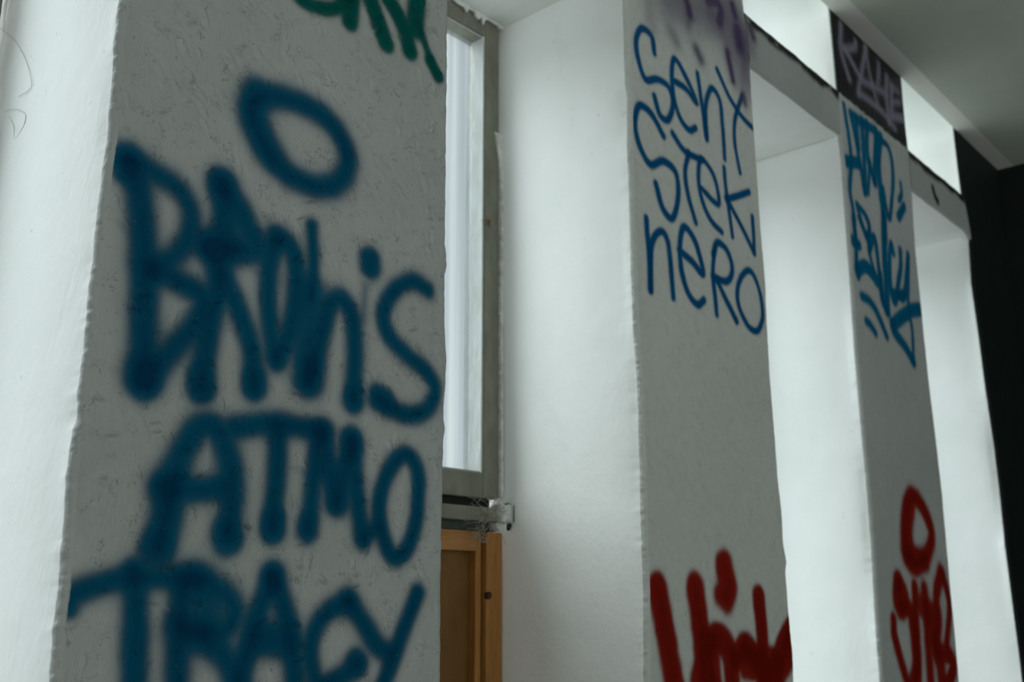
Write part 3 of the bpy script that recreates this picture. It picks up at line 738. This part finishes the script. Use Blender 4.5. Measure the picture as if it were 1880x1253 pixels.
for c, sz in (((1.3216, 1.1775, 1.567), (.0018, .0045, .0065)), ((1.322, 1.182, 1.604), (.0016, .007, .0022)), ((1.3222, 1.1665, 1.588), (.0009, .0007, .014))):  # a dark hole, and dark outlines added to set off the plaster lump
    h = lump('dark_hole_outline', c, sz, M_DARK, 6, amp=.8, pw=.8); h.parent = sr; h.location = tuple(-Vector(sr.location))
lump('plaster_lump', (1.3065, WIN-.002, 1.567), (.0085, .010, .008), M_BLOCK, 9, 'small white plaster flake just below the larger lump in the corner', 'plaster lump')

# brown wooden infill panel
wp = empty('wooden_panel', (1.10, WIN, .25)); tag(wp, 'brown wooden infill panel framed in orange timber under the grey window', 'panel')
zb, ztp = .25, 1.5585
boxes_obj('board', [(.895, 1.279, WIN+.018, WIN+.030, zb, ztp)], [M_BOARD], wp)
boxes_obj('top_rail', [(.895, 1.262, WIN+.002, WIN+.030, 1.524, ztp-.001)], [M_WOODR], wp, .002)
boxes_obj('stile', [(1.2625, 1.276, WIN+.004, WIN+.032, zb, ztp-.004)], [M_WOOD], wp, .002)
boxes_obj('frame_post', [(1.2805, 1.320, WIN-.004, WIN+.04, zb, ztp-.002)], [M_WOOD], wp, .003)
boxes_obj('gap', [(1.276, 1.2805, WIN+.026, WIN+.04, zb, ztp)], [M_DARK], wp)
lump('hinge_knot', (1.2835, WIN-.0045, 1.452), (.0048, .005, .0055), simple('dark_knot', (.06, .03, .015), (.03, .015, .01)), 3).parent = wp
bpy.data.objects['hinge_knot'].location = tuple(-Vector(wp.location))
# masonry below the panel and below the other windows
def sill_wall(xa, xb, top): return (xa, xb, 1.14, DEPTH, 0, top)
for b in (sill_wall(-.02, .424, .9), sill_wall(.893, 1.319, .25), sill_wall(1.79, 2.20, .9), sill_wall(2.64, 3.11, .9)):
    struct(boxes_obj('wall_under_window', [b], [M_WHITE]))

# dried plant scrap caught on the frame, and cobwebs on the sill
def scrap(name, c, n, size, mat, seed, label, cat, rad=.0006):
    rr = random.Random(seed); V = []; F = []
    for i in range(n):
        p = Vector(c)+Vector([rr.gauss(0, size*.15) for _ in range(3)]); d = Vector([rr.gauss(0, 1), rr.gauss(0, .4), rr.gauss(0, 1)]).normalized()
        pts = []
        for k in range(7):
            pts.append(p.copy()); p = p+d*size/6; d = (d+Vector([rr.gauss(0, .5) for _ in range(3)])).normalized()
        base = len(V)
        for k, q in enumerate(pts):
            dd = (pts[min(k+1, 6)]-pts[max(k-1, 0)]).normalized(); a = dd.orthogonal().normalized(); b = dd.cross(a)
            for m_ in range(4):
                t = math.pi/2*m_; V.append(q+(a*math.cos(t)+b*math.sin(t))*rad)
        for k in range(6):
            for m_ in range(4): F.append((base+k*4+m_, base+k*4+(m_+1) % 4, base+(k+1)*4+(m_+1) % 4, base+(k+1)*4+m_))
    return tag(mesh_obj(name, V, F, [mat], smooth=True), label, cat)
scrap('dried_plant_scrap', (1.281, WIN-.004, 2.118), 11, .016, M_RUST, 5, 'tiny dried brown plant scrap stuck on the window frame', 'plant scrap')
M_WEB = simple('dusty_cobweb', (.42, .40, .34), (.3, .28, .24))
for c, s, nn, lab in (((1.262, WIN-.022, 1.578), .05, 46, 'dusty cobweb hanging over the right half of the sill rails'), ((1.25, WIN-.010, 1.553), .03, 18, 'wisp of cobweb on the top rail of the wooden panel')):
    scrap('cobweb', c, nn, s, M_WEB, int(s*1000), lab, 'cobweb', .00034)
